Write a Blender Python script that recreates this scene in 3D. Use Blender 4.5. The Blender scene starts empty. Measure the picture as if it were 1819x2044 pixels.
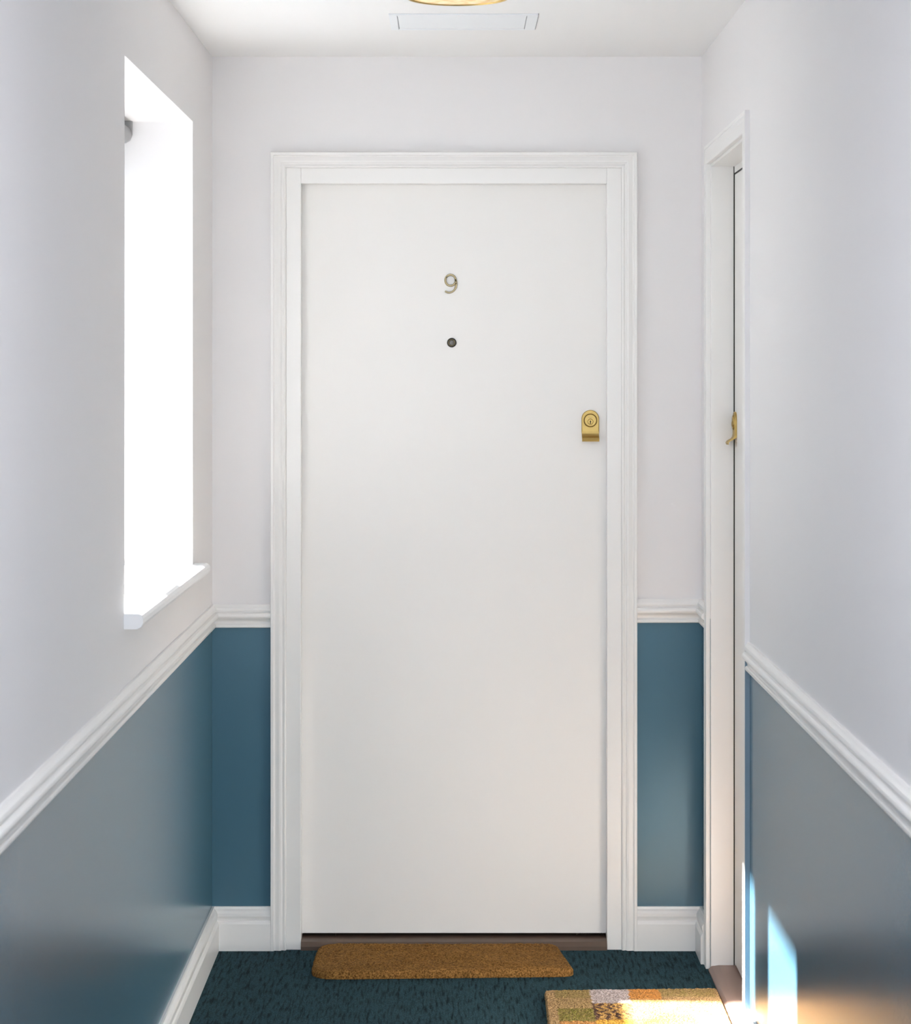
import bpy, bmesh, math, random
from mathutils import Vector, Matrix, noise

random.seed(9)
SC = bpy.context.scene
COL = SC.collection

# ------------------------------------------------------------------ camera
F = 4940.0                    # focal length in pixels of the 1819 x 2044 frame
EYE = 1.507
DB = 6.5                      # distance camera -> end wall
cam_d = bpy.data.cameras.new('camera')
cam_d.sensor_width = 36.0
cam_d.sensor_fit = 'AUTO'
cam_d.lens = F / 2044.0 * 36.0
cam_d.shift_x = 1.5 / 2044.0
cam_d.shift_y = -272.0 / 2044.0
cam_d.clip_start = 0.05
cam_d.dof.use_dof = True
cam_d.dof.focus_distance = 6.3
cam_d.dof.aperture_fstop = 11.0
cam = bpy.data.objects.new('camera', cam_d)
cam.location = (0, 0, EYE)
cam.rotation_euler = (math.pi / 2, 0, 0)
COL.objects.link(cam)
SC.camera = cam

# ------------------------------------------------------------------ colour management
SC.view_settings.view_transform = 'Standard'
SC.view_settings.look = 'None'
SC.view_settings.gamma = 1.0
SC.view_settings.use_curve_mapping = False
SC.view_settings.exposure = 0.25
SC.cycles.max_bounces = 16
SC.cycles.diffuse_bounces = 10
SC.cycles.glossy_bounces = 6
SC.cycles.transparent_max_bounces = 12
SC.cycles.use_denoising = True
SC.cycles.sample_clamp_indirect = 12.0

# ------------------------------------------------------------------ daylight, added fill lights
world = bpy.data.worlds.new('sky')
SC.world = world
world.use_nodes = True
bg = world.node_tree.nodes['Background']
bg.inputs['Color'].default_value = (0.86, 0.93, 1.0, 1)
bg.inputs['Strength'].default_value = 1.9

sun_d = bpy.data.lights.new('sun', 'SUN')
sun_d.energy = 54.0
sun_d.angle = math.radians(1.3)
sun_d.color = (1.0, 0.98, 0.95)
sun = bpy.data.objects.new('sun', sun_d)
sun.location = (-3, 5.5, 5)
sun.rotation_euler = Vector((1.0, -0.06, -1.02)).to_track_quat('-Z', 'Y').to_euler()
COL.objects.link(sun)


def area(name, loc, rot, sx, sy, power, color):
    d = bpy.data.lights.new(name, 'AREA')
    d.shape = 'RECTANGLE'
    d.size, d.size_y = sx, sy
    d.energy = power
    d.color = color
    o = bpy.data.objects.new(name, d)
    o.location = loc
    o.rotation_euler = rot
    COL.objects.link(o)
    return o


# a portal guides the sky light through the corridor window
portal = area('portal_window', (-0.95, 5.395, 1.585), (0, -math.pi / 2, 0), 1.10, 1.24, 1.0, (1, 1, 1))
portal.data.cycles.is_portal = True
# added unseen fill lights: at the rear window and overhead, for the near walls
area('rear_fill', (0.0, -2.38, 1.30), (math.pi / 2, 0, 0), 1.05, 1.85, 58.0, (0.86, 0.92, 1.0))
area('overhead_fill', (0.0, 1.6, 2.33), (0, 0, 0), 0.6, 2.4, 36.0, (0.90, 0.92, 1.0))


# ------------------------------------------------------------------ materials
def new_mat(name):
    m = bpy.data.materials.new(name)
    m.use_nodes = True
    return m, m.node_tree, m.node_tree.nodes['Principled BSDF']


def paint(name, color, rough=0.6, spec=0.5, bump=0.0, bscale=300.0, var=0.0, vscale=3.0, metal=0.0, stretch=None, bdist=0.001, coat=0.0):
    m, nt, b = new_mat(name)
    b.inputs['Base Color'].default_value = (*color, 1)
    b.inputs['Roughness'].default_value = rough
    b.inputs['Metallic'].default_value = metal
    b.inputs['Specular IOR Level'].default_value = spec
    b.inputs['Coat Weight'].default_value = coat
    tc = nt.nodes.new('ShaderNodeTexCoord')
    mp = nt.nodes.new('ShaderNodeMapping')
    nt.links.new(tc.outputs['Object'], mp.inputs['Vector'])
    if stretch:
        mp.inputs['Scale'].default_value = stretch
    if bump:
        n = nt.nodes.new('ShaderNodeTexNoise')
        n.inputs['Scale'].default_value = bscale
        n.inputs['Detail'].default_value = 3
        nt.links.new(mp.outputs['Vector'], n.inputs['Vector'])
        bp = nt.nodes.new('ShaderNodeBump')
        bp.inputs['Strength'].default_value = bump
        bp.inputs['Distance'].default_value = bdist
        nt.links.new(n.outputs['Fac'], bp.inputs['Height'])
        nt.links.new(bp.outputs['Normal'], b.inputs['Normal'])
    if var:
        n2 = nt.nodes.new('ShaderNodeTexNoise')
        n2.inputs['Scale'].default_value = vscale
        n2.inputs['Detail'].default_value = 4
        nt.links.new(mp.outputs['Vector'], n2.inputs['Vector'])
        mx = nt.nodes.new('ShaderNodeMix')
        mx.data_type = 'RGBA'
        mx.inputs['A'].default_value = (*[c * (1 - var) for c in color], 1)
        mx.inputs['B'].default_value = (*[min(1, c * (1 + var)) for c in color], 1)
        nt.links.new(n2.outputs['Fac'], mx.inputs['Factor'])
        nt.links.new(mx.outputs['Result'], b.inputs['Base Color'])
    return m


M_WALL = paint('white_wall_paint', (0.80, 0.785, 0.785), 0.62, 0.35, 0.10, 220, 0.012, 2.0)
M_CEIL = paint('ceiling_paint', (0.83, 0.83, 0.83), 0.8, 0.2, 0.08, 180, 0.01, 2.0)
M_BLUE = paint('blue_satin_paint', (0.068, 0.153, 0.212), 0.25, 0.46, 0.10, 160, 0.03, 3.0)
M_PALE_BLUE = paint('pale_blue', (0.19, 0.27, 0.34), 0.35, 0.4)  # paler than the blue wall, for the side architrave's near edge
M_BLUE.node_tree.nodes['Principled BSDF'].inputs['Specular Tint'].default_value = (0.72, 0.92, 1.0, 1)
M_TRIM = paint('white_gloss_trim', (0.83, 0.82, 0.80), 0.32, 0.5, 0.05, 60, 0.012, 4.0)
M_DOOR = paint('white_door_paint', (0.84, 0.825, 0.80), 0.42, 0.45, 0.10, 90, 0.012, 2.0, stretch=(1, 1, 0.25))
M_SILL = paint('sill_paint', (0.86, 0.86, 0.86), 0.35, 0.5)
M_HATCH = paint('hatch_plastic', (0.80, 0.83, 0.86), 0.45, 0.5)
M_FRAME = paint('window_plastic', (0.85, 0.86, 0.87), 0.35, 0.5)
M_BLIND = paint('blind_fabric', (0.42, 0.42, 0.42), 0.8, 0.2, 0.2, 500)
M_BRASS = paint('polished_brass', (0.50, 0.355, 0.125), 0.42, 0.5, 0.08, 260, 0.10, 60, metal=1.0)
M_AGED = paint('aged_brass', (0.30, 0.245, 0.14), 0.4, 0.5, 0.1, 400, 0.2, 160, metal=1.0)
M_DARK = paint('dark_slot', (0.02, 0.017, 0.012), 0.6, 0.3)
M_GUN = paint('dark_bronze', (0.05, 0.048, 0.043), 0.4, 0.5, metal=0.8)
M_LENS = paint('peephole_glass', (0.16, 0.155, 0.145), 0.12, 0.6)
M_WOOD = paint('threshold_wood', (0.105, 0.066, 0.045), 0.42, 0.5, 0.25, 60, 0.25, 14, stretch=(0.15, 1.5, 1.5))
M_WOOD2 = paint('threshold_wood_side', (0.26, 0.165, 0.13), 0.40, 0.5, 0.2, 60, 0.15, 14, stretch=(1.5, 0.15, 1.5))
M_JOINT_SHADE = paint('grey_joint_shade', (0.30, 0.31, 0.33), 0.8, 0.2)
M_GRIME = paint('grime', (0.045, 0.035, 0.028), 0.9, 0.1)


def glass_mat():
    m = bpy.data.materials.new('window_glass')
    m.use_nodes = True
    nt = m.node_tree
    nt.nodes.clear()
    out = nt.nodes.new('ShaderNodeOutputMaterial')
    tr = nt.nodes.new('ShaderNodeBsdfTransparent')
    gl = nt.nodes.new('ShaderNodeBsdfGlossy')
    gl.inputs['Roughness'].default_value = 0.02
    mx = nt.nodes.new('ShaderNodeMixShader')
    mx.inputs[0].default_value = 0.05
    nt.links.new(tr.outputs[0], mx.inputs[1])
    nt.links.new(gl.outputs[0], mx.inputs[2])
    nt.links.new(mx.outputs[0], out.inputs[0])
    return m


M_GLASS = glass_mat()


def lamp_glass():
    m, nt, b = new_mat('amber_lamp_glass')
    b.inputs['Base Color'].default_value = (0.85, 0.62, 0.26, 1)
    b.inputs['Roughness'].default_value = 0.35
    n = nt.nodes.new('ShaderNodeTexNoise')
    n.inputs['Scale'].default_value = 45
    n.inputs['Detail'].default_value = 3
    tc = nt.nodes.new('ShaderNodeTexCoord')
    nt.links.new(tc.outputs['Object'], n.inputs['Vector'])
    rp = nt.nodes.new('ShaderNodeValToRGB')
    rp.color_ramp.elements[0].position = 0.35
    rp.color_ramp.elements[0].color = (0.70, 0.44, 0.14, 1)
    rp.color_ramp.elements[1].position = 0.68
    rp.color_ramp.elements[1].color = (1.0, 0.84, 0.55, 1)
    nt.links.new(n.outputs['Fac'], rp.inputs['Fac'])
    nt.links.new(rp.outputs['Color'], b.inputs['Base Color'])
    nt.links.new(rp.outputs['Color'], b.inputs['Emission Color'])
    b.inputs['Emission Strength'].default_value = 0.35
    return m


M_AMBER = lamp_glass()


def carpet_mat():
    m, nt, b = new_mat('teal_ribbed_carpet')
    b.inputs['Roughness'].default_value = 0.95
    b.inputs['Specular IOR Level'].default_value = 0.1
    L = nt.links
    tc = nt.nodes.new('ShaderNodeTexCoord')
    mp = nt.nodes.new('ShaderNodeMapping')
    mp.inputs['Scale'].default_value = (150, 14, 1)
    L.new(tc.outputs['Object'], mp.inputs['Vector'])
    streak = nt.nodes.new('ShaderNodeTexNoise')
    streak.inputs['Scale'].default_value = 1.0
    streak.inputs['Detail'].default_value = 2
    L.new(mp.outputs['Vector'], streak.inputs['Vector'])
    fine = nt.nodes.new('ShaderNodeTexNoise')
    fine.inputs['Scale'].default_value = 420
    fine.inputs['Detail'].default_value = 3
    L.new(tc.outputs['Object'], fine.inputs['Vector'])
    r1 = nt.nodes.new('ShaderNodeValToRGB')
    r1.color_ramp.elements[0].position = 0.30
    r1.color_ramp.elements[0].color = (0.009, 0.021, 0.026, 1)
    r1.color_ramp.elements[1].position = 0.52
    r1.color_ramp.elements[1].color = (0.030, 0.068, 0.082, 1)
    L.new(streak.outputs['Fac'], r1.inputs['Fac'])
    r2 = nt.nodes.new('ShaderNodeValToRGB')
    r2.color_ramp.elements[0].position = 0.33
    r2.color_ramp.elements[0].color = (0.45, 0.45, 0.45, 1)
    r2.color_ramp.elements[1].position = 0.70
    r2.color_ramp.elements[1].color = (1.7, 1.7, 1.7, 1)
    L.new(fine.outputs['Fac'], r2.inputs['Fac'])
    mx = nt.nodes.new('ShaderNodeMix')
    mx.data_type = 'RGBA'
    mx.blend_type = 'MULTIPLY'
    mx.inputs['Factor'].default_value = 1.0
    L.new(r1.outputs['Color'], mx.inputs['A'])
    L.new(r2.outputs['Color'], mx.inputs['B'])
    L.new(mx.outputs['Result'], b.inputs['Base Color'])
    ad = nt.nodes.new('ShaderNodeMath')
    ad.operation = 'ADD'
    L.new(streak.outputs['Fac'], ad.inputs[0])
    L.new(fine.outputs['Fac'], ad.inputs[1])
    bp = nt.nodes.new('ShaderNodeBump')
    bp.inputs['Strength'].default_value = 0.9
    bp.inputs['Distance'].default_value = 0.004
    L.new(ad.outputs[0], bp.inputs['Height'])
    L.new(bp.outputs['Normal'], b.inputs['Normal'])
    return m


M_CARPET = carpet_mat()


def coir_mat(name, attr=False, color=(0.25, 0.125, 0.035)):
    m, nt, b = new_mat(name)
    L = nt.links
    b.inputs['Roughness'].default_value = 0.95
    b.inputs['Specular IOR Level'].default_value = 0.1
    tc = nt.nodes.new('ShaderNodeTexCoord')
    fine = nt.nodes.new('ShaderNodeTexNoise')
    fine.inputs['Scale'].default_value = 260
    fine.inputs['Detail'].default_value = 4
    L.new(tc.outputs['Object'], fine.inputs['Vector'])
    rp = nt.nodes.new('ShaderNodeValToRGB')
    rp.color_ramp.elements[0].position = 0.34
    rp.color_ramp.elements[0].color = (0.42, 0.40, 0.38, 1)
    rp.color_ramp.elements[1].position = 0.68
    rp.color_ramp.elements[1].color = (1.5, 1.5, 1.5, 1)
    L.new(fine.outputs['Fac'], rp.inputs['Fac'])
    mx = nt.nodes.new('ShaderNodeMix')
    mx.data_type = 'RGBA'
    mx.blend_type = 'MULTIPLY'
    mx.inputs['Factor'].default_value = 1.0
    if attr:
        at = nt.nodes.new('ShaderNodeAttribute')
        at.attribute_name = 'pattern'
        L.new(at.outputs['Color'], mx.inputs['A'])
    else:
        big = nt.nodes.new('ShaderNodeTexNoise')
        big.inputs['Scale'].default_value = 14
        big.inputs['Detail'].default_value = 3
        L.new(tc.outputs['Object'], big.inputs['Vector'])
        m2 = nt.nodes.new('ShaderNodeMix')
        m2.data_type = 'RGBA'
        m2.inputs['A'].default_value = (color[0] * 0.82, color[1] * 0.80, color[2] * 0.8, 1)
        m2.inputs['B'].default_value = (color[0] * 1.18, color[1] * 1.18, color[2] * 1.2, 1)
        L.new(big.outputs['Fac'], m2.inputs['Factor'])
        L.new(m2.outputs['Result'], mx.inputs['A'])
    L.new(rp.outputs['Color'], mx.inputs['B'])
    L.new(mx.outputs['Result'], b.inputs['Base Color'])
    bp = nt.nodes.new('ShaderNodeBump')
    bp.inputs['Strength'].default_value = 0.8
    bp.inputs['Distance'].default_value = 0.003
    L.new(fine.outputs['Fac'], bp.inputs['Height'])
    L.new(bp.outputs['Normal'], b.inputs['Normal'])
    return m


M_COIR = coir_mat('brown_coir')
M_PRINT = coir_mat('printed_coir', True)


# ------------------------------------------------------------------ mesh helpers
class MB:
    def __init__(s):
        s.v, s.f, s.m, s.sm = [], [], [], []

    def face(s, ids, mi=0, smooth=False):
        s.f.append(ids); s.m.append(mi); s.sm.append(smooth)

    def box(s, x0, x1, y0, y1, z0, z1, mi=0):
        b = len(s.v)
        s.v += [(x, y, z) for z in (z0, z1) for y in (y0, y1) for x in (x0, x1)]
        for q in ((0, 2, 3, 1), (4, 5, 7, 6), (0, 1, 5, 4), (2, 6, 7, 3), (0, 4, 6, 2), (1, 3, 7, 5)):
            s.face(tuple(b + i for i in q), mi)
        return s

    def loft(s, rings, closed_ring=True, caps=True, mi=0, smooth=False):
        base = len(s.v)
        n = len(rings[0])
        for r in rings:
            s.v += [tuple(p) for p in r]
        for k in range(len(rings) - 1):
            for i in range(n if closed_ring else n - 1):
                j = (i + 1) % n
                a = base + k * n
                s.face((a + i, a + j, a + n + j, a + n + i), mi, smooth)
        if caps:
            s.face(tuple(base + i for i in reversed(range(n))), mi)
            e = base + (len(rings) - 1) * n
            s.face(tuple(e + i for i in range(n)), mi)
        return s

    def prism(s, pts, fn0, fn1, mi=0):
        """pts: 2D outline; fn0/fn1 map a point to 3D on either end"""
        return s.loft([[fn0(p) for p in pts], [fn1(p) for p in pts]], mi=mi)

    def lathe(s, prof, M, n=48, mi=0, smooth=True, caps=True):
        """prof: (r, h) list; M: Matrix placing local z axis"""
        rings = []
        for r, h in prof:
            rings.append([M @ Vector((r * math.cos(2 * math.pi * i / n), r * math.sin(2 * math.pi * i / n), h)) for i in range(n)])
        return s.loft(rings, caps=caps, mi=mi, smooth=smooth)

    def build(s, name, mats, parent=None, bevel=0.0, seg=2):
        me = bpy.data.meshes.new(name)
        # recentre on the base so that object origins sit on the thing
        xs, ys, zs = zip(*s.v)
        o0 = Vector(((min(xs) + max(xs)) / 2, (min(ys) + max(ys)) / 2, min(zs)))
        me.from_pydata([tuple(Vector(p) - o0) for p in s.v], [], s.f)
        if not isinstance(mats, (list, tuple)):
            mats = [mats]
        for m in mats:
            me.materials.append(m)
        for p, mi, sm in zip(me.polygons, s.m, s.sm):
            p.material_index = mi
            p.use_smooth = sm
        bm = bmesh.new(); bm.from_mesh(me)
        bmesh.ops.recalc_face_normals(bm, faces=bm.faces)
        bm.to_mesh(me); bm.free()
        o = bpy.data.objects.new(name, me)
        COL.objects.link(o)
        pl = Vector((0, 0, 0))
        q = parent
        while q:
            pl += q.location
            q = q.parent
        o.location = o0 - pl
        if parent:
            o.parent = parent
        if bevel:
            b = o.modifiers.new('bevel', 'BEVEL')
            b.width = bevel; b.segments = seg; b.limit_method = 'ANGLE'; b.angle_limit = math.radians(40)
            b.harden_normals = False
        return o


def empty(name, loc):
    o = bpy.data.objects.new(name, None)
    o.empty_display_size = 0.1
    o.location = loc
    COL.objects.link(o)
    return o


def tag(o, label=None, cat=None, group=None, kind=None):
    if label: o['label'] = label
    if cat: o['category'] = cat
    if group: o['group'] = group
    if kind: o['kind'] = kind
    return o


def X(px, d): return (px - 908.0) * d / F
def Z(py, d): return EYE + (750.0 - py) * d / F


# ------------------------------------------------------------------ room dimensions
XL, XR = -0.637, 0.649          # corridor walls
YB = DB                         # end wall
YF = -2.4                       # far end of the corridor behind the camera
ZC = 2.345                      # ceiling
WY0, WY1, WZ0, WZ1 = 4.774, 6.015, 1.030, 2.125      # window opening in the left wall
SD0, SD1, SDZ = 5.492, 6.285, 2.045                  # side door opening in the right wall
MX0, MX1, MZ = -0.446, 0.441, 2.050                  # main door opening in the end wall
RL0, RL1 = 0.846, 0.906         # dado rail, left half of the corridor
RR0, RR1 = 0.859, 0.921         # dado rail, right half (hung slightly higher)
TK = 0.30

# floor and ceiling
mb = MB().box(XL - TK, XR + TK, YF - 0.3, YB + 0.2, -0.12, 0.0)
tag(mb.build('floor', M_CARPET), 'dark teal ribbed carpet on the corridor floor', 'carpet', kind='structure')
mb = MB().box(XL - TK, XR + TK, YF - 0.3, YB + 0.2, ZC, ZC + 0.15)
tag(mb.build('ceiling', M_CEIL), 'plain white corridor ceiling', 'ceiling', kind='structure')


def split_wall(mb, x0, x1, y0, y1, z0, z1, zs):
    """white above zs, blue below"""
    if z0 < zs < z1:
        mb.box(x0, x1, y0, y1, z0, zs, 1)
        mb.box(x0, x1, y0, y1, zs, z1, 0)
    else:
        mb.box(x0, x1, y0, y1, z0, z1, 1 if z1 <= zs else 0)


zl, zr = (RL0 + RL1) / 2, (RR0 + RR1) / 2
mb = MB()
split_wall(mb, XL - TK, XL, YF, WY0, 0, ZC, zl)
split_wall(mb, XL - TK, XL, WY0, WY1, 0, WZ0, zl)
split_wall(mb, XL - TK, XL, WY0, WY1, WZ1, ZC, zl)
split_wall(mb, XL - TK, XL, WY1, YB, 0, ZC, zl)
tag(mb.build('wall_left', [M_WALL, M_BLUE]), 'left corridor wall with the window, white above and blue below the rail', 'wall', kind='structure')
mb = MB()
split_wall(mb, XR, XR + TK, YF, SD0, 0, ZC, zr)
split_wall(mb, XR, XR + TK, SD0, SD1, SDZ, ZC, zr)
split_wall(mb, XR, XR + TK, SD1, YB, 0, ZC, zr)
mb.box(XR + 0.20, XR + TK, SD0, SD1, 0, SDZ, 0)
tag(mb.build('wall_right', [M_WALL, M_BLUE]), 'right corridor wall with the side door, white above and blue below the rail', 'wall', kind='structure')
mb = MB()
split_wall(mb, XL - TK, MX0, YB, YB + 0.2, 0, ZC, zl)
split_wall(mb, MX1, XR + TK, YB, YB + 0.2, 0, ZC, zr)
split_wall(mb, MX0, MX1, YB, YB + 0.2, MZ, ZC, zl)
mb.box(MX0, MX1, YB + 0.15, YB + 0.2, 0, MZ, 0)
tag(mb.build('wall_back', [M_WALL, M_BLUE]), 'end wall around the white door numbered 9', 'wall', kind='structure')
# corridor end behind the camera with a window opening added for fill light
mb = MB()
lx0, lx1, lz0, lz1 = -0.55, 0.55, 0.35, 2.25
split_wall(mb, XL - TK, lx0, YF - 0.2, YF, 0, ZC, zl)
split_wall(mb, lx1, XR + TK, YF - 0.2, YF, 0, ZC, zl)
split_wall(mb, lx0, lx1, YF - 0.2, YF, 0, lz0, zl)
split_wall(mb, lx0, lx1, YF - 0.2, YF, lz1, ZC, zl)
tag(mb.build('wall_front', [M_WALL, M_BLUE]), 'corridor end wall behind the viewer', 'wall', kind='structure')

# ------------------------------------------------------------------ windows
w1 = tag(empty('window_1', (XL - 0.25, (WY0 + WY1) / 2, WZ0)), 'white framed window deep in the left wall reveal', 'window', kind='structure')
gy0, gy1, gz0, gz1 = 4.790, 5.990, 1.10, 1.992
fx0, fx1 = XL - TK + 0.015, XL - TK + 0.075
mb = MB()
mb.box(fx0, fx1, WY0 + 0.001, gy0, WZ0 + 0.002, WZ1 - 0.001)
mb.box(fx0, fx1, gy1, WY1 - 0.001, WZ0 + 0.002, WZ1 - 0.001)
mb.box(fx0, fx1, gy0, gy1, gz1, WZ1 - 0.001)
mb.box(fx0, fx1, gy0, gy1, WZ0 + 0.002, gz0)
mb.box(fx0, fx1, 5.21, 5.445, gz0, gz1)
mb.build('window_frame', M_FRAME, w1)
for a, b in ((gy0, 5.21), (5.445, gy1)):
    MB().box(fx0 + 0.025, fx0 + 0.031, a, b, gz0, gz1).build('pane', M_GLASS, w1)
# window board with bull-nosed front edge
mb = MB()
t0, t1 = 1.019, 1.048
nose = [(-0.86, t0), (-0.612, t0), (-0.604, t0 + 0.004), (-0.600, t0 + 0.011), (-0.600, t1 - 0.009), (-0.603, t1 - 0.003), (-0.609, t1), (-0.86, t1)]
mb.prism(nose, lambda p: (p[0], WY0, p[1]), lambda p: (p[0], WY1, p[1]))
horn = [(XL, t0)] + nose[1:7] + [(XL, t1)]
mb.prism(horn, lambda p: (p[0], WY0 - 0.012, p[1]), lambda p: (p[0], WY0, p[1]))
mb.prism(horn, lambda p: (p[0], WY1, p[1]), lambda p: (p[0], WY1 + 0.055, p[1]))
mb.build('window_sill', M_SILL, w1)

w2 = tag(empty('fill_window', (0, YF - 0.1, lz0)), 'unseen window added behind the viewer for fill light', 'window', kind='structure')  # rear window, added out of view to let in fill light
mb = MB()
for a, b in ((lx0, lx0 + 0.05), (-0.03, 0.03), (lx1 - 0.05, lx1)):
    mb.box(a, b, YF - 0.14, YF - 0.08, lz0, lz1)
for a, b in ((lz0, lz0 + 0.05), (lz1 - 0.05, lz1)):
    mb.box(lx0 + 0.05, lx1 - 0.05, YF - 0.14, YF - 0.08, a, b)
mb.build('window_frame', M_FRAME, w2)
for a, b in ((lx0 + 0.05, -0.03), (0.03, lx1 - 0.05)):
    MB().box(a, b, YF - 0.115, YF - 0.109, lz0 + 0.05, lz1 - 0.05).build('pane', M_GLASS, w2)

# ------------------------------------------------------------------ skirting, rail (swept profiles with mitred ends)
SK = [(0, 0), (0.019, 0), (0.019, 0.070), (0.0165, 0.076), (0.013, 0.079), (0.0135, 0.084), (0.0155, 0.090), (0.0155, 0.097), (0.012, 0.104), (0.007, 0.108), (0.006, 0.114), (0, 0.114)]


def rail_prof(z0, z1):
    h = z1 - z0
    P = [(0, 0), (.009, 0), (.0105, .03), (.0105, .12), (.009, .15), (.0055, .17), (.0055, .22), (.0075, .30), (.0115, .37), (.0135, .39), (.0165, .43), (.0178, .50), (.0170, .57), (.0145, .63), (.0085, .66), (.0085, .70), (.0115, .72), (.0122, .78), (.0110, .86), (.0075, .93), (.006, .97), (.005, 1), (0, 1)]
    return [(o, z0 + t * h) for o, t in P]


def run(name, prof, f0, f1, label, cat='trim', mat=M_TRIM):
    o = MB().prism(prof, f0, f1).build(name, mat)
    return tag(o, label, cat, kind='structure')


def left(y, mitre=0): return lambda p: (XL + p[0], y - (p[0] if mitre else 0), p[1])
def right(y, mitre=0): return lambda p: (XR - p[0], y - (p[0] if mitre else 0), p[1])
def back(x, side=0): return lambda p: (x + side * p[0], YB - p[0], p[1])


AX0, AX1, AZ = X(540, 6.482), X(1272.5, 6.482), Z(303.5, 6.482)      # main architrave outline
run('baseboard_left', SK, left(YF), left(YB, 1), 'white moulded skirting along the left wall', 'skirting')
run('baseboard_back_left', SK, back(XL, 1), back(AX0), 'short white skirting on the end wall left of the door', 'skirting')
run('baseboard_back_right', SK, back(AX1), back(XR, -1), 'short white skirting on the end wall right of the door', 'skirting')
SA0, SA1 = 5.443, 6.336           # side door architrave outer edges
run('baseboard_right', SK, right(YF), right(SA0), 'white moulded skirting along the right wall in the sunlight', 'skirting')
run('baseboard_corner', SK, right(SA1), right(YB, 1), 'tiny white skirting between the end wall and the side door', 'skirting')
run('trim_1', rail_prof(RL0, RL1), left(YF), left(YB, 1), 'white moulded dado rail along the left wall', 'dado rail')
run('trim_2', rail_prof(RL0, RL1), back(XL, 1), back(AX0), 'short white dado rail on the end wall left of the door', 'dado rail')
run('trim_3', rail_prof(RR0, RR1), back(AX1), back(XR, -1), 'short white dado rail on the end wall right of the door', 'dado rail')
run('trim_4', rail_prof(RR0, RR1), right(YF), right(SA0), 'white moulded dado rail along the right wall', 'dado rail')
run('trim_5', rail_prof(RR0, RR1), right(SA1), right(YB, 1), 'tiny dado rail return between the end wall and the side door', 'dado rail')


def architrave(mb, prof, pos, L, R, T, z0=0.0):
    """prof: (w from outer edge, o projection); pos(u, o, z) -> 3D"""
    rings = []
    for k in range(4):
        ring = []
        for w, o in prof:
            u = (L + w) if k < 2 else (R - w)
            z = z0 if k in (0, 3) else T - w
            ring.append(pos(u, o, z))
        rings.append(ring)
    mb.loft(rings)


# ------------------------------------------------------------------ main door
d1 = tag(empty('door_1', ((AX0 + AX1) / 2, YB, 0)), 'closed white flat door numbered 9 at the end of the corridor', 'door', kind='structure')
AP = [(0, 0), (0, .0185), (.001, .0195), (.0075, .0195), (.0085, .018), (.009, .0145), (.012, .0135), (.022, .0155), (.027, .0145), (.0275, .0105), (.031, .0095), (.036, .0115), (.0385, .0105), (.040, .008), (.0405, 0)]
mb = MB()
architrave(mb, AP, lambda u, o, z: (u, YB - o, z), AX0, AX1, AZ)
mb.build('architrave', M_TRIM, d1)
YD = YB + 0.040                                       # door face
DX0, DX1, DZ0, DZ1 = X(603, YD), X(1210, YD), 0.034, Z(369, YD)
fo = 0.040
mb = MB()
gap = 0.0015
lip0, lip1 = YB - 0.004, YD - gap              # the stop stands in front of the leaf's edges
mb.box(AX0 + fo, DX0, lip0, lip1, 0, AZ - fo)
mb.box(DX1, AX1 - fo, lip0, lip1, 0, AZ - fo)
mb.box(DX0, DX1, lip0, lip1, DZ1, AZ - fo)
mb.box(MX0, DX0 - 0.013, lip1, YB + 0.10, 0, MZ)
mb.box(DX1 + 0.013, MX1, lip1, YB + 0.10, 0, MZ)
mb.box(DX0 - 0.013, DX1 + 0.013, lip1, YB + 0.10, DZ1 + 0.013, MZ)
mb.build('door_frame', M_TRIM, d1, bevel=0.0015)
# threshold: dark timber step under the leaf
mb = MB()
prof = [(YB - 0.012, 0.0), (YB - 0.012, 0.010), (YB - 0.004, 0.021), (YB + 0.012, 0.0245), (YB + 0.10, 0.0245), (YB + 0.10, 0.0)]
mb.prism(prof, lambda p: (DX0, p[0], p[1]), lambda p: (DX1, p[0], p[1]))
mb.build('threshold', M_WOOD, d1)
leaf = MB().box(DX0 - 0.011, DX1 + 0.011, YD, YD + 0.044, DZ0, DZ1 + 0.011).build('door_leaf', M_DOOR, d1, bevel=0.0012)


def stroke(mb, pts, wid, pos, depth, closed=False, mi=0):
    n = len(pts)
    rings = []
    for i, p in enumerate(pts):
        a = pts[(i - 1) % n] if (closed or i > 0) else p
        b = pts[(i + 1) % n] if (closed or i < n - 1) else p
        t = Vector((b[0] - a[0], b[1] - a[1])).normalized()
        nn = Vector((-t.y, t.x))
        w = wid(i / (n - 1)) / 2 if callable(wid) else wid / 2
        q = Vector(p[:2])
        rings.append([pos(*(q + nn * w), 0), pos(*(q + nn * w), depth * .7), pos(*(q + nn * w * .6), depth),
                      pos(*(q - nn * w * .6), depth), pos(*(q - nn * w), depth * .7), pos(*(q - nn * w), 0)])
    if closed:
        rings.append(rings[0])
    mb.loft(rings, caps=not closed, mi=mi)


def smooth_path(ctrl, n=10):
    out = []
    P = [ctrl[0]] + list(ctrl) + [ctrl[-1]]
    for i in range(1, len(P) - 2):
        for k in range(n):
            t = k / n
            out.append(tuple(0.5 * (2 * P[i][c] + (P[i + 1][c] - P[i - 1][c]) * t + (2 * P[i - 1][c] - 5 * P[i][c] + 4 * P[i + 1][c] - P[i + 2][c]) * t * t
                                    + (3 * P[i][c] - P[i - 1][c] - 3 * P[i + 1][c] + P[i + 2][c]) * t ** 3) for c in (0, 1)))
    out.append(tuple(ctrl[-1]))
    return out


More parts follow.
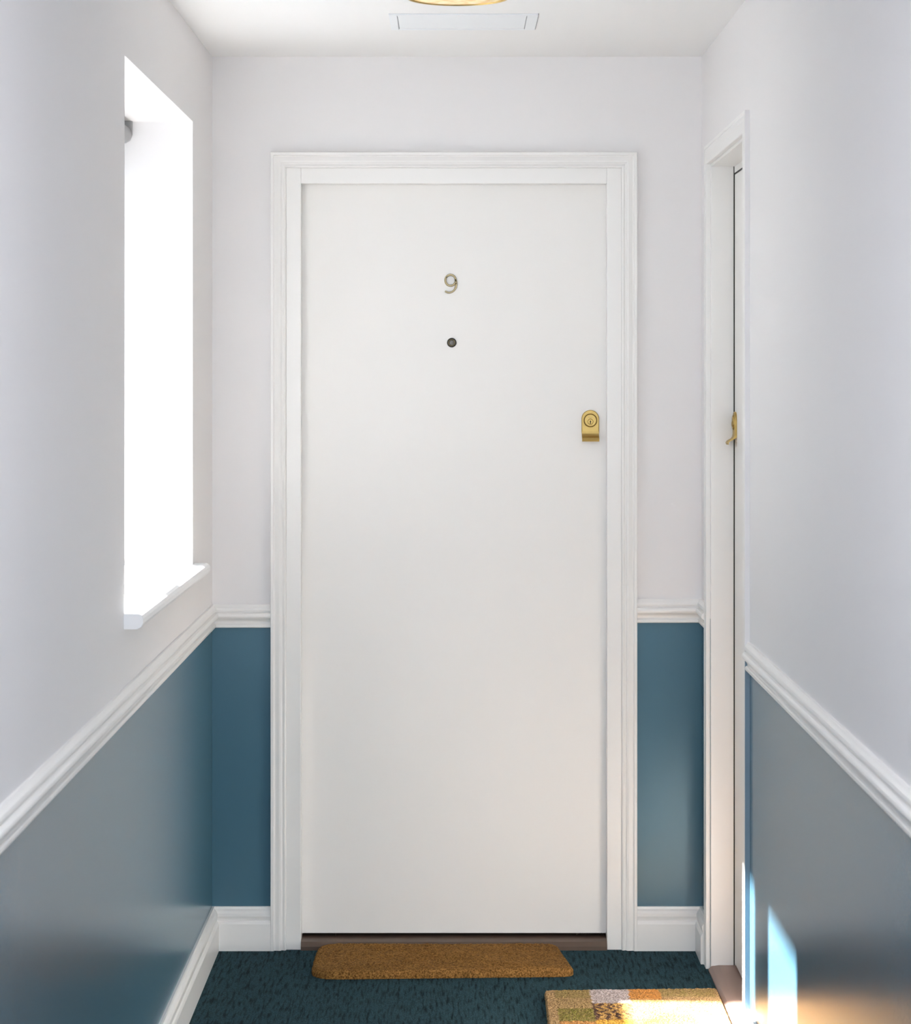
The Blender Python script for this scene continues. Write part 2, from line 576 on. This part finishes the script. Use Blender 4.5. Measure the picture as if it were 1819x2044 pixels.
face_pos = lambda px, py, o: (X(px, YD), YD - o, Z(py, YD))
mb = MB()
ring = [(899.6 + 10.3 * math.cos(a) , 559.6 + 10.9 * math.sin(a)) for a in [2 * math.pi * i / 40 for i in range(40)]]
stroke(mb, ring, 4.1, face_pos, 0.005, closed=True)
tail = smooth_path([(909.3, 557.5), (911.0, 563), (910.8, 570), (908.6, 577), (903.6, 582), (897, 584.2), (892, 583.2), (888.9, 581)])
stroke(mb, tail, lambda t: 4.3 - 1.2 * t, face_pos, 0.005)
for sx, sy in ((891.8, 553.6), (910.2, 566.2)):
    Ms = Matrix.Translation(face_pos(sx, sy, 0.0045)) @ Matrix.Rotation(math.pi / 2, 4, 'X')
    mb.lathe([(0.0018, 0), (0.0016, 0.001), (0.0004, 0.0014)], Ms, 16, mi=1)
tag(mb.build('door_number', [M_AGED, M_GUN], leaf), 'brass numeral 9')

mb = MB()
rng = random.Random(4)
for px, py, w, h in [(670, 1866, 2.2, 5)] + [(rng.uniform(1148, 1208), rng.uniform(1862.5, 1866), rng.uniform(1.2, 3.6), rng.uniform(0.9, 2.4)) for _ in range(16)]:
    q = [face_pos(px - w / 2, py, 0), face_pos(px - w * .2, py - h / 2, 0), face_pos(px + w / 2, py - h * .2, 0), face_pos(px + w * .3, py + h / 2, 0)]
    mb.loft([[(a, YD + 0.0005, c) for a, b, c in q], [(a, YD - 0.00025, c) for a, b, c in q]])
tag(mb.build('chipped_paint', M_GRIME, leaf), 'dark chips in the paint along the bottom edge')

pc = Matrix.Translation(face_pos(902, 684, 0)) @ Matrix.Rotation(math.pi / 2, 4, 'X')
mb = MB()
mb.lathe([(0.0125, 0), (0.0125, 0.0025), (0.0115, 0.004), (0.0100, 0.0042), (0.0092, 0.0030)], pc, 40, mi=0, caps=False)
mb.lathe([(0.0093, 0.0030), (0.0088, 0.0036), (0.0078, 0.0036), (0.0072, 0.0025)], pc, 40, mi=2, caps=False)
mb.lathe([(0.0074, 0.0022), (0.0065, 0.0034), (0.0045, 0.0046), (0.002, 0.0052), (0.0003, 0.0053)], pc, 32, mi=1)
tag(mb.build('peephole', [M_GUN, M_LENS, M_AGED], leaf), 'small dark round peephole')


def pull_outline(w, hb, ht, n=20):
    """arched plate: half width w, bottom hb, arch centre ht"""
    pts = [(-w, hb), (w, hb)]
    pts += [(w * math.cos(math.pi * i / n), ht + w * math.sin(math.pi * i / n)) for i in range(n + 1)]
    return pts


def cylinder_pull(pos, parent):
    """pos(u, z, o) -> 3D; u across, z up (0 = key cylinder centre), o out of the door"""
    mb = MB()
    w = 0.0232
    out = pull_outline(w, -0.033, 0.004)
    inn = pull_outline(w - 0.0018, -0.033, 0.004)
    mb.loft([[pos(u, z, 0) for u, z in out], [pos(u, z, 0.0045) for u, z in out], [pos(u, z, 0.0062) for u, z in inn]])
    # out-turned finger lip below
    lip = [(-0.029, 0.0), (-0.029, 0.0062), (-0.035, 0.0070), (-0.040, 0.0105), (-0.043, 0.016), (-0.046, 0.021), (-0.0505, 0.024), (-0.0555, 0.0225),
           (-0.0545, 0.0200), (-0.051, 0.0212), (-0.048, 0.0188), (-0.0455, 0.0145), (-0.043, 0.009), (-0.040, 0.0045), (-0.037, 0.0)]
    mb.loft([[pos(-w + 0.0006, z, o) for z, o in lip], [pos(w - 0.0006, z, o) for z, o in lip]])
    n = 40

    def disc(r, o0, o1, mi, cz=0.0, rin=None, chamf=0.0008):
        if rin is None:
            rr = [(r, o0), (r, o1 - chamf), (r - chamf, o1)]
            mb.loft([[pos(a * math.cos(2 * math.pi * i / n), cz + a * math.sin(2 * math.pi * i / n), o) for i in range(n)] for a, o in rr], mi=mi)
        else:
            rr = [(r, o0), (r, o1 - chamf), (r - chamf, o1), (rin + chamf, o1), (rin, o1 - chamf), (rin, o0)]
            mb.loft([[pos(a * math.cos(2 * math.pi * i / n), cz + a * math.sin(2 * math.pi * i / n), o) for i in range(n)] for a, o in rr], mi=mi, caps=False)
    disc(0.0168, 0.005, 0.0075, 1)                      # dark seam around the cylinder
    disc(0.0158, 0.005, 0.0092, 0)
    disc(0.0186, 0.005, 0.0085, 0, rin=0.0168)
    disc(0.0080, 0.008, 0.0096, 1, cz=-0.0035)
    disc(0.0070, 0.008, 0.0108, 0, cz=-0.0035)
    ko = [(-0.0011, -0.0090), (0.0011, -0.0090), (0.0011, -0.0052), (0.0018, -0.003), (0.0011, -0.0005), (-0.0011, -0.0005), (-0.0018, -0.003), (-0.0011, -0.0052)]
    mb.loft([[pos(u, z, 0.0100) for u, z in ko], [pos(u, z, 0.0111) for u, z in ko]], mi=1)
    # worn letters stamped on the cylinder face
    for i, u in enumerate((-0.0045, -0.0018, 0.0010, 0.0038)):
        q = [(u - 0.0008, 0.0062), (u + 0.0008, 0.0062), (u + 0.0008, 0.0084), (u - 0.0008, 0.0084)]
        mb.loft([[pos(a, z, 0.0088) for a, z in q], [pos(a, z, 0.00935) for a, z in q]], mi=2)
    return mb.build('cylinder_pull', [M_BRASS, M_DARK, M_AGED], parent)


cx, cz = X(1178.6, YD), Z(839, YD)
tag(cylinder_pull(lambda u, z, o: (cx + u, YD - o, cz + z), leaf), 'brass cylinder lock pull with arched plate')

# ------------------------------------------------------------------ side door
d2 = tag(empty('door_2', (XR, (SA0 + SA1) / 2, 0)), 'narrow white door in the right wall seen edge on', 'door', kind='structure')
SP = [(0, 0), (0, .0105), (.001, .0113), (.008, .0113), (.009, .0100), (.022, .0113), (.034, .0108), (.044, .0112), (.047, .0108), (.048, 0.0098), (.048, -.011), (0, -.011)]
SP = [(0, 0), (0, .0105), (.001, .0113), (.008, .0113), (.009, .0100), (.022, .0113), (.034, .0108), (.044, .0112), (.047, .0108), (.048, 0.0098), (.048, 0)]
mb = MB()
architrave(mb, SP, lambda u, o, z: (XR - o, u, z), SA0, SA1, 2.092)
mb.build('architrave', M_TRIM, d2)
# the near outer edge is wall white above the rail, paler blue below
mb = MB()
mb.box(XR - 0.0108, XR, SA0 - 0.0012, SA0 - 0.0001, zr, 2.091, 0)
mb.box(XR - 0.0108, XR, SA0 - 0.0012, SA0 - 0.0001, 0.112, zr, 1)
mb.build('painted_edge', [M_WALL, M_PALE_BLUE], d2)
SX = 0.7095                                            # door face
sf0, sf1, sft = SD0 + 0.0, SD1, SDZ
mb = MB()
mb.box(XR + 0.0005, XR + 0.13, SD0 + 0.0005, SD0 + 0.012, 0.0, SDZ - 0.0005)
mb.box(XR + 0.0005, XR + 0.13, SD1 - 0.014, SD1 - 0.0005, 0.0, SDZ - 0.0005)
mb.box(XR + 0.0005, XR + 0.13, SD0 + 0.012, SD1 - 0.014, SDZ - 0.008, SDZ - 0.0005)
mb.box(SX - 0.001, XR + 0.13, SD0 + 0.012, SD1 - 0.014, SDZ - 0.026, SDZ - 0.008)
mb.build('door_frame', M_TRIM, d2, bevel=0.001)
MB().box(SX + 0.046, SX + 0.058, SD0 + 0.012, SD1 - 0.014, 0.02, SDZ - 0.026).build('door_stop', M_TRIM, d2)
mb = MB()
mb.box(SX - 0.0027, SX - 0.0002, SD1 - 0.0158, SD1 - 0.0138, 0.0135, SDZ - 0.008)
mb.box(SX - 0.0018, SX - 0.0008, SD0 + 0.012, SD1 - 0.0158, SDZ - 0.0285, SDZ - 0.0255)
mb.build('door_gap_shade', M_DARK, d2)  # dark strips put the shaded gap around the leaf into colour
prof = [(XR - 0.006, 0.0), (XR - 0.006, 0.004), (XR + 0.002, 0.011), (XR + 0.02, 0.0135), (XR + 0.13, 0.0135), (XR + 0.13, 0.0)]
MB().prism(prof, lambda p: (p[0], SD0 + 0.012, p[1]), lambda p: (p[0], SD1 - 0.014, p[1])).build('threshold', M_WOOD2, d2)
leaf2 = MB().box(SX, SX + 0.044, SD0 + 0.0145, SD1 - 0.0175, 0.019, SDZ - 0.029).build('door_leaf', M_DOOR, d2, bevel=0.001)
py0 = SD1 - 0.0175 - 0.026
tag(cylinder_pull(lambda u, z, o: (SX - o, py0 - u, 1.389 + z), leaf2), 'brass cylinder lock pull seen from the side')

# ------------------------------------------------------------------ roller blind at the head of the window
bl = tag(empty('roller_blind', (-0.80, (WY0 + WY1) / 2, 2.05)), 'rolled up grey blind under the top of the window reveal', 'blind')
mb = MB()
My = Matrix.Translation((-0.804, 6.008, 2.092)) @ Matrix.Rotation(math.pi / 2, 4, 'X')
mb.lathe([(0.004, 0.012), (0.021, 0.012), (0.021, 1.218), (0.004, 1.218)], My, 32)
mb.build('blind_roll', M_BLIND, bl)
for y in (5.999, 4.780):
    q = [(-0.830, 2.1245), (-0.782, 2.1245), (-0.782, 2.092), (-0.788, 2.078), (-0.799, 2.071), (-0.812, 2.072), (-0.830, 2.085)]
    MB().prism(q, lambda p: (p[0], y, p[1]), lambda p: (p[0], y + 0.010, p[1])).build('bracket', M_BLIND, bl)

# ------------------------------------------------------------------ ceiling hatch
hy0, hy1 = 5.725, 5.975
hx0, hx1 = X(776, 5.725), X(1075, 5.725)
ht = tag(empty('ceiling_hatch', ((hx0 + hx1) / 2, (hy0 + hy1) / 2, ZC)), 'flat pale rectangular hatch panel in the ceiling above the door', 'ceiling hatch')
ix0, ix1, iy0, iy1 = X(793.5, 5.725), X(1052, 5.725), hy0 + 0.018, hy1 - 0.018
mb = MB()
mb.box(hx0, ix0 - 0.0015, hy0, hy1, ZC - 0.004, ZC)
mb.box(ix1 + 0.0015, hx1, hy0, hy1, ZC - 0.004, ZC)
mb.box(ix0 - 0.0015, ix1 + 0.0015, hy0, iy0 - 0.001, ZC - 0.004, ZC)
mb.box(ix0 - 0.0015, ix1 + 0.0015, iy1 + 0.001, hy1, ZC - 0.004, ZC)
mb.build('hatch_frame', M_HATCH, ht, bevel=0.001)
MB().box(ix0, ix1, iy0, iy1, ZC - 0.003, ZC).build('hatch_panel', M_HATCH, ht, bevel=0.0008)

for a, b, c, d, e in ((ix0 - 0.0014, ix0 - 0.0001, iy0, iy1, 0.0034), (ix1 + 0.0001, ix1 + 0.0014, iy0, iy1, 0.0034), (hx1 + 0.0001, hx1 + 0.0012, hy0, hy1, 0.002)):
    MB().box(a, b, c, d, ZC - e, ZC).build('hatch_joint_shade', M_JOINT_SHADE, ht)  # grey strips put joint shade and the right edge's shadow into colour

# ------------------------------------------------------------------ ceiling light (only its lower rim dips into view)
LX, LY, LZ = X(914, 4.93), 4.93, 2.258
lt = tag(empty('ceiling_light', (LX, LY, ZC)), 'round gold ceiling light cut off by the top edge of the photo', 'light')
Ml = Matrix.Translation((LX, LY, 0))
MB().lathe([(0.103, ZC), (0.103, LZ + 0.004), (0.101, LZ + 0.0005), (0.0975, LZ + 0.0005), (0.0965, LZ + 0.004), (0.0965, LZ + 0.03)], Ml, 72, caps=False).build('brass_drum', M_BRASS, lt)
MB().lathe([(0.0966, LZ + 0.012), (0.0966, LZ + 0.006), (0.093, LZ + 0.0022), (0.06, LZ + 0.0015), (0.001, LZ + 0.001)], Ml, 72, caps=True).build('diffuser', M_AMBER, lt)

# ------------------------------------------------------------------ door mats


def mat_mesh(name, outline, z0, th, mat, step=0.006, color_fn=None, rough_edge=0.003, soft=0.010, lift=None, seed=0):
    """outline: convex polygon (x, y); a pile slab with a fuzzy, rounded rim"""
    cx = sum(p[0] for p in outline) / len(outline)
    cy = sum(p[1] for p in outline) / len(outline)
    # dense perimeter
    per = []
    n = len(outline)
    for i in range(n):
        a, b = Vector(outline[i]), Vector(outline[(i + 1) % n])
        k = max(1, int((b - a).length / step))
        per += [a.lerp(b, j / k) for j in range(k)]
    R = max((Vector((cx, cy)) - p).length for p in per)
    m = int(R / step)
    C = Vector((cx, cy))
    verts, faces, cols = [], [], []
    np_ = len(per)

    def top(p, edge):
        h = th + 0.0022 * (noise.noise(Vector((p.x * 160, p.y * 160, seed))) + 0.6 * noise.noise(Vector((p.x * 420, p.y * 420, seed + 3))))
        if edge < soft:
            t = 1 - edge / soft
            h -= th * 0.55 * t * t
        return h
    for r in range(1, m + 1):
        f = r / m
        for i, p in enumerate(per):
            q = C.lerp(p, f)
            edge = (p - q).length
            if r == m:
                d = (p - C).normalized()
                q = q + d * rough_edge * noise.noise(Vector((p.x * 130, p.y * 130, 7 + seed)))
            l = lift(q) if lift else 0
            verts.append((q.x, q.y, z0 + l + top(q, edge)))
    base_top = (m - 1) * np_
    b0 = len(verts)
    for i, p in enumerate(per):
        v = verts[base_top + i]
        l = lift(p) if lift else 0
        verts.append((v[0], v[1], z0 + l))
    cidx = len(verts)
    verts.append((C.x, C.y, z0 + th + (lift(C) if lift else 0)))
    for i in range(np_):
        faces.append((cidx, i, (i + 1) % np_))
    for r in range(m - 1):
        a, b = r * np_, (r + 1) * np_
        for i in range(np_):
            j = (i + 1) % np_
            faces.append((a + i, b + i, b + j, a + j))
    for i in range(np_):
        j = (i + 1) % np_
        faces.append((base_top + i, b0 + i, b0 + j, base_top + j))
    faces.append(tuple(b0 + i for i in reversed(range(np_))))
    M = MB()
    M.v = verts
    for f in faces:
        M.face(f, 0, False)
    o = M.build(name, mat)
    if color_fn:
        me = o.data
        ca = me.color_attributes.new('pattern', 'FLOAT_COLOR', 'POINT')
        for i, v in enumerate(me.vertices):
            w = v.co + o.location
            ca.data[i].color = (*color_fn(w.x, w.y), 1)
    return o


def rounded(corners, radii, n=8):
    out = []
    N = len(corners)
    for i in range(N):
        p = Vector(corners[i]); a = Vector(corners[i - 1]); b = Vector(corners[(i + 1) % N])
        r = radii[i]
        u, v = (a - p).normalized(), (b - p).normalized()
        p0, p2 = p + u * r, p + v * r
        for k in range(n + 1):
            t = k / n
            out.append(p0 * (1 - t) ** 2 + p * 2 * t * (1 - t) + p2 * t * t)
    return out


# brown coir mat tucked against the threshold of the end door
coir = rounded([(-0.362, 6.170), (0.302, 6.200), (0.268, 6.478), (-0.358, 6.478)], [0.075, 0.035, 0.030, 0.06])
tag(mat_mesh('doormat', coir, 0.001, 0.021, M_COIR, color_fn=None, seed=1),
    'plain brown coir doormat lying against the threshold of the door numbered 9', 'doormat')


def patch_color(x, y):
    """woven patchwork of tan, green, lilac, orange and dark print; u across from the left edge, v from the back edge"""
    u = x - 0.212
    v = 6.028 - y
    nz = noise.noise(Vector((x * 55, y * 55, 2)))
    n2 = noise.noise(Vector((x * 240, y * 240, 5)))
    tan = Vector((0.42, 0.265, 0.125))
    green = Vector((0.17, 0.155, 0.028))
    lilac = Vector((0.46, 0.40, 0.40))
    orange = Vector((0.55, 0.22, 0.045))
    gold = Vector((0.62, 0.33, 0.06))
    dark = Vector((0.075, 0.036, 0.035))
    c = tan.copy()
    uu = u + 0.005 * nz
    w = v % 0.56 + 0.007 * nz
    sp = n2 + 0.5 * nz
    if uu < 0.030 or uu > 0.418:
        pass
    elif uu < 0.115:
        if w < 0.085: c = tan.lerp(green, 0.40 + 0.3 * sp)
        elif w < 0.185: c = tan.lerp(green, 0.12 + 0.25 * max(sp, 0))
        elif w < 0.300: c = tan.lerp(green, 0.75 + 0.5 * sp)
        elif w < 0.42: c = tan.lerp(orange, 0.6)
    elif uu < 0.209:
        if w < 0.135: c = tan.lerp(lilac, 0.85 + 0.2 * sp)
        elif w < 0.285:
            c = tan.lerp(gold, 0.5)
            blk = math.sin(uu * 260 + math.sin(w * 90) * 2.0) * math.sin(w * 110 + 0.6)
            if (blk + 0.8 * n2 > 0.0 and uu < 0.172) or (blk + n2 > 0.35) or uu < 0.121:
                c = dark.lerp(tan, 0.12)
        elif w < 0.36: c = gold
        elif w < 0.46: c = tan.lerp(lilac, 0.6)
    elif uu < 0.285:
        if w < 0.095: c = tan.lerp(orange, 0.8 + 0.3 * sp)
        elif w < 0.28: c = dark.lerp(orange, 0.5) if n2 > 0.25 else tan.lerp(orange, 0.3)
        elif w < 0.40: c = tan.lerp(green, 0.6)
    else:
        if w < 0.075: c = tan.lerp(green, 0.38 + 0.5 * sp)
        elif w < 0.24: c = tan
        elif w < 0.40: c = tan.lerp(orange, 0.5) if uu < 0.35 else tan.lerp(lilac, 0.5)
    c = c * (1 + 0.22 * n2 + 0.10 * nz)
    return (max(c.x, 0), max(c.y, 0), max(c.z, 0))


side = rounded([(0.212, 5.36), (0.640, 5.36), (0.640, 6.042), (0.2185, 6.022)], [0.012, 0.012, 0.012, 0.012], 4)
tag(mat_mesh('doormat', side, 0.001, 0.012, M_PRINT, step=0.004, color_fn=patch_color, soft=0.006, rough_edge=0.002, seed=4),
    'multicoloured patchwork doormat in the sunlight on the carpet before the side door', 'doormat')
